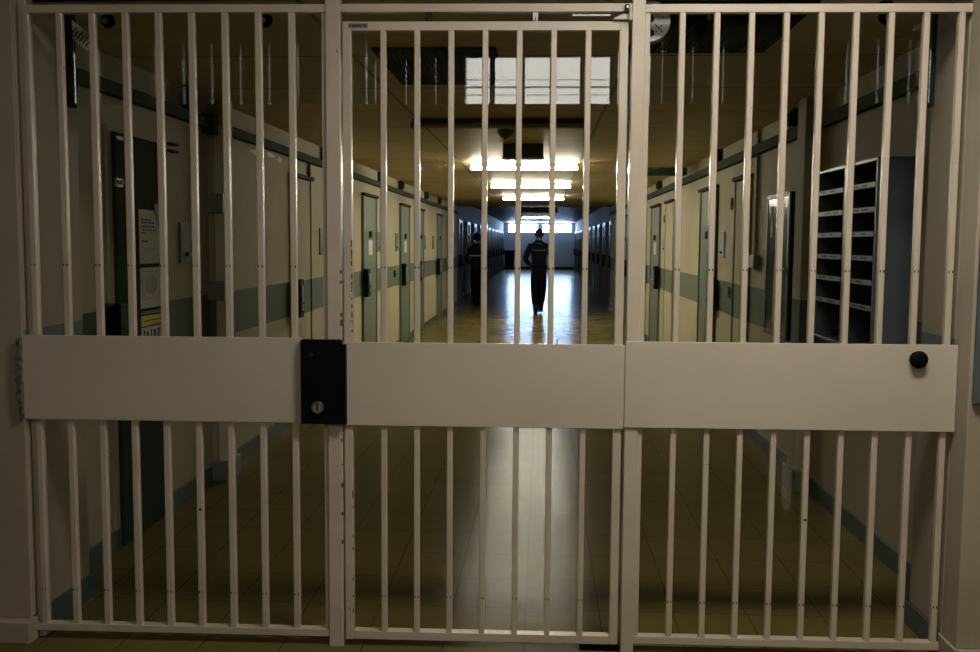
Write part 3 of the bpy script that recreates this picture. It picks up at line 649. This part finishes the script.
gpart(MB().box(0.15, 0.29, 0.010, 0.040, 0.0, 0.023), 'floor_stop', M['black'], gd, 0.002)

# box on the front wall at the far right
r = empty('wall_box', (1.60, 3.27, 0.90), 'blue-grey metal box on the wall at right edge', 'wall box')
part(MB().box(1.434, 1.80, 3.275, 3.2975, 0.925, 1.80), 'body', M['greybox'], r, bevel=0.006)
part(MB().box(1.438, 1.79, 3.269, 3.275, 0.93, 1.795), 'door', M['greybox'], r, bevel=0.002)

# wheeled bin at the far end
r = empty('wheeled_bin', (-1.78, 53.2, 0), 'dark wheeled bin standing by the end wall at left', 'bin')
b = MB(); 
b._add([(-2.0,52.95,0.12),(-1.56,52.95,0.12),(-1.56,53.4,0.12),(-2.0,53.4,0.12),(-2.05,52.88,0.98),(-1.50,52.88,0.98),(-1.50,53.5,0.98),(-2.05,53.5,0.98)], [(0,3,2,1),(4,5,6,7),(0,1,5,4),(1,2,6,5),(2,3,7,6),(3,0,4,7)])
part(b, 'body', M['bin'], r, bevel=0.02)
part(MB().box(-2.07, -1.48, 52.85, 53.53, 0.985, 1.05), 'lid', M['bin'], r, bevel=0.015)
for x in (-2.0, -1.60): part(MB().tube((x, 53.35, 0.11), (x+0.05, 53.35, 0.11), 0.11, n=20), 'wheel', M['rubber'], r)
part(MB().box(-1.98, -1.95, 52.93, 53.05, 0, 0.12).box(-1.62, -1.59, 52.93, 53.05, 0, 0.12), 'foot', M['bin'], r)

# ---------------------------------------------------------------- people
def skin(name, chains, m, parent, sub_=1, loc=None):
    vs = []; es = []; rs = []; idx = {}
    for chn in chains:
        prev = None
        for (p, rr) in chn:
            key = tuple(round(c, 4) for c in p)
            if key not in idx:
                idx[key] = len(vs); vs.append(p); rs.append(rr if isinstance(rr, tuple) else (rr, rr))
            i = idx[key]
            if prev is not None and prev != i: es.append((prev, i))
            prev = i
    me = bpy.data.meshes.new(name); me.from_pydata(vs, es, []); me.materials.append(m)
    o = bpy.data.objects.new(name, me); C.objects.link(o)
    if parent: o.parent = parent
    if loc: o.location = loc
    sk = o.modifiers.new('skin', 'SKIN')
    if not me.skin_vertices: me.skin_vertices.new()
    for i, rr in enumerate(rs):
        d_ = me.skin_vertices[0].data[i]; d_.radius = rr; d_.use_root = (i == 0)
    sk.use_smooth_shade = True
    ss = o.modifiers.new('subdivision', 'SUBSURF'); ss.levels = sub_; ss.render_levels = sub_
    return o
def hand(w, d, side):
    # w wrist point, d direction of the fingers; returns chains with five fingers
    w = Vector(w); d = Vector(d).normalized(); a = Vector((1, 0, 0)) if abs(d.x) < 0.8 else Vector((0, 1, 0))
    n = d.cross(a).normalized(); palm = w+d*0.05
    out = [[(tuple(w), (0.026, 0.026)), (tuple(palm), (0.034, 0.018))]]
    for k, L_ in enumerate((0.070, 0.080, 0.074, 0.058)):
        o_ = (k-1.5)*0.019; p0 = palm+a*o_+d*0.03; p1_ = p0+d*L_*0.5+n*0.012; p2_ = p0+d*L_*0.85+n*0.034
        out.append([(tuple(palm), (0.034, 0.018)), (tuple(p0), (0.009, 0.009)), (tuple(p1_), (0.0085, 0.0085)), (tuple(p2_), (0.007, 0.007))])
    t0 = w+d*0.025+a*side*0.028
    out.append([(tuple(w), (0.026, 0.026)), (tuple(t0), (0.011, 0.011)), (tuple(t0+d*0.035+a*side*0.018), (0.009, 0.009)), (tuple(t0+d*0.06+a*side*0.015), (0.008, 0.008))])
    return out

def person(loc, Hh, label, arms, legs, mats, kind):
    """figure seen from behind, facing +y; arms and legs are joint lists in metres, origin at feet"""
    r = empty('person', loc, label, 'person')
    k = Hh/1.75
    def q(p): return (p[0]*k, p[1]*k, p[2]*k)
    pelvis = q((0, 0, 0.95)); waist = q((0, 0.01, 1.10)); chest = q((0, 0.0, 1.32)); nb = q((0, 0.0, 1.45)); nt = q((0, 0.015, 1.53)); hd = q((0, 0.025, 1.60)); hc = q((0, 0.03, 1.66)); ht = q((0, 0.02, 1.68))
    R_ = lambda a, b=None: (a*k, (a if b is None else b)*k)
    spine = [(pelvis, R_(0.13, 0.10)), (waist, R_(0.12, 0.09)), (chest, R_(0.145, 0.10)), (nb, R_(0.085, 0.075)), (nt, R_(0.052)), (hd, R_(0.068, 0.08)), (hc, R_(0.074, 0.088)), (ht, R_(0.045, 0.05))]
    body = [spine]
    for s_, A in zip((-1, 1), arms):
        sh, el, wr = q(A[0]), q(A[1]), q(A[2])
        body.append([(chest, R_(0.145, 0.10)), (sh, R_(0.052)), (el, R_(0.036)), (wr, R_(0.024))])
        body += [[(p_, rr) for p_, rr in c_] for c_ in hand(wr, Vector(wr)-Vector(el), -s_)]
    for s_, Lg in zip((-1, 1), legs):
        hp, kn_, an, toe = [q(p_) for p_ in Lg]
        body.append([(pelvis, R_(0.13, 0.10)), (hp, R_(0.085)), (kn_, R_(0.052)), (an, R_(0.035)), (toe, R_(0.03))])
    bo = skin('body', body, mats['skin'], r, 1)
    # ears and nose
    for s_ in (-1, 1): MB().ball((s_*0.086*k, 0.03*k, 1.635*k), 0.012*k, 0.018*k, 0.032*k).build('ear', mats['skin'], r, 0, True)
    f_ = MB(); f_.ball((0, 0.118*k, 1.635*k), 0.013*k, 0.018*k, 0.022*k); f_.build('nose', mats['skin'], r, 0, True)
    
    for s_ in (-1, 1): MB().ball((s_*0.03*k, 0.106*k, 1.655*k), 0.012, 0.010, 0.007).build('eye', M['white'], r, 0, True)
    f_ = MB(); f_.ball((0, 0.100*k, 1.595*k), 0.024, 0.010, 0.006); f_.build('mouth', M['patch'], r, 0, True)
    g_ = 0.016
    jack = [[(q((0, 0, 0.80)), R_(0.165, 0.125)), (q((0, 0, 0.93)), R_(0.165, 0.125)), (waist, R_(0.155, 0.12)), (chest, R_(0.185, 0.125)), (q((0, 0, 1.455)), R_(0.115, 0.09)), (q((0, 0.01, 1.535)), R_(0.064, 0.066))]]
    for s_, A in zip((-1, 1), arms):
        sh, el, wr = q(A[0]), q(A[1]), q(A[2])
        cuff = tuple(Vector(el)+(Vector(wr)-Vector(el))*0.93)
        jack.append([(chest, R_(0.185, 0.125)), (sh, R_(0.078)), (el, R_(0.058)), (cuff, R_(0.043))])
    j = skin('jacket', jack, mats['jacket'], r, 2)
    trz = [[(q((0, 0, 1.06)), R_(0.145, 0.11)), (q((0, 0, 0.97)), R_(0.15, 0.115)), (q((0, 0, 0.88)), R_(0.16, 0.12))]]
    for s_, Lg in zip((-1, 1), legs):
        hp, kn_, an, toe = [q(p_) for p_ in Lg]
        cuff = tuple(Vector(kn_)+(Vector(an)-Vector(kn_))*0.86)
        trz.append([(q((0, 0, 0.88)), R_(0.16, 0.12)), (tuple(Vector(hp)-Vector((0, 0, 0.06*k))), R_(0.105)), (kn_, R_(0.088)), (cuff, R_(0.075))])
    skin('trousers', trz, mats['trousers'], r, 2)
    for s_, Lg in zip((-1, 1), legs):
        an, toe = Vector(q(Lg[2])), Vector(q(Lg[3]))
        sh_ = MB(); c = (an+toe)/2
        sh_.ball((c.x, c.y+0.02, toe.z+0.01), 0.052, 0.145, 0.050, 16, 10)
        sh_.tube((an.x, an.y, toe.z), (an.x, an.y, an.z+0.09), 0.056, 0.056, n=16)
        sh_.box(c.x-0.042, c.x+0.042, c.y-0.10, c.y+0.14, toe.z-0.045, toe.z-0.02)
        sh_.build('boot', M['rubber'], r, 0, True)
    return r, k
# centre walker: mid stride, left elbow out
arms = [((-0.19, 0, 1.39), (-0.285, -0.03, 1.13), (-0.18, 0.16, 1.00)), ((0.19, 0, 1.39), (0.255, -0.04, 1.12), (0.235, 0.06, 0.87))]
legs = [((-0.085, 0, 0.92), (-0.085, 0.05, 0.50), (-0.055, -0.02, 0.10), (-0.06, 0.12, 0.05)), ((0.085, 0, 0.92), (0.075, 0.10, 0.52), (0.045, 0.22, 0.13), (0.05, 0.35, 0.08))]
r, k = person((-0.065, 19.95, 0), 1.735, 'person in dark navy uniform walking away down the middle of the corridor', arms, legs, dict(skin=M['skin'], jacket=M['uniform'], trousers=M['trousers']), 0)
st = MB(); 
n = 20
def ring(z, rx, ry, h, y0=0):
    m_ = MB(); vs = []; fs = []
    for i in range(n):
        a = 2*PI*i/n
        vs += [(rx*math.cos(a), y0+ry*math.sin(a), z), (rx*math.cos(a), y0+ry*math.sin(a), z+h), ((rx-0.01)*math.cos(a), y0+(ry-0.01)*math.sin(a), z+h), ((rx-0.01)*math.cos(a), y0+(ry-0.01)*math.sin(a), z)]
    for i in range(n):
        j = (i+1) % n
        for q_ in range(4): fs.append((4*i+q_, 4*j+q_, 4*j+(q_+1) % 4, 4*i+(q_+1) % 4))
    m_._add(vs, fs); return m_
ring(1.30*k, 0.197*k, 0.137*k, 0.028).build('chest_stripe', M['stripe'], r, 0, True)
hm = MB(); hm.ball((0, 0.012*k, 1.662*k), 0.086*k, 0.102*k, 0.100*k, 18, 12); hm.build('cropped_hair', M['hair'], r, 0, True)
ring(0.965*k, 0.168*k, 0.13*k, 0.045).build('belt', M['trousers'], r, 0, True)
# person at the left wall
arms = [((-0.175, 0, 1.37), (-0.27, -0.02, 1.13), (-0.17, 0.15, 1.02)), ((0.175, 0, 1.37), (0.24, -0.02, 1.11), (0.25, 0.08, 0.88))]
legs = [((-0.08, 0, 0.92), (-0.08, 0.06, 0.51), (-0.04, 0.10, 0.10), (-0.05, 0.24, 0.05)), ((0.08, 0, 0.92), (0.09, 0.0, 0.50), (0.06, -0.06, 0.10), (0.07, 0.08, 0.05))]
r, k = person((-1.50, 22.4, 0), 1.66, 'person in dark teal jacket with pale band beside the left wall', arms, legs, dict(skin=M['skin'], jacket=M['tealcloth'], trousers=M['olivecloth']), 1)
ring(1.20*k, 0.190*k, 0.142*k, 0.032).build('reflective_band', M['band'], r, 0, True)
hm = MB(); hm.ball((0, 0.0, 1.66*k), 0.105*k, 0.118*k, 0.105*k, 18, 12); hm.ball((0.0, -0.10*k, 1.62*k), 0.055*k, 0.045*k, 0.05*k, 14, 9); hm.build('gathered_hair', M['hair'], r, 0, True)
MB().ball((-0.262*k, -0.03*k, 1.30*k), 0.03, 0.06, 0.05).build('shoulder_patch', M['patch'], r, 0, True)
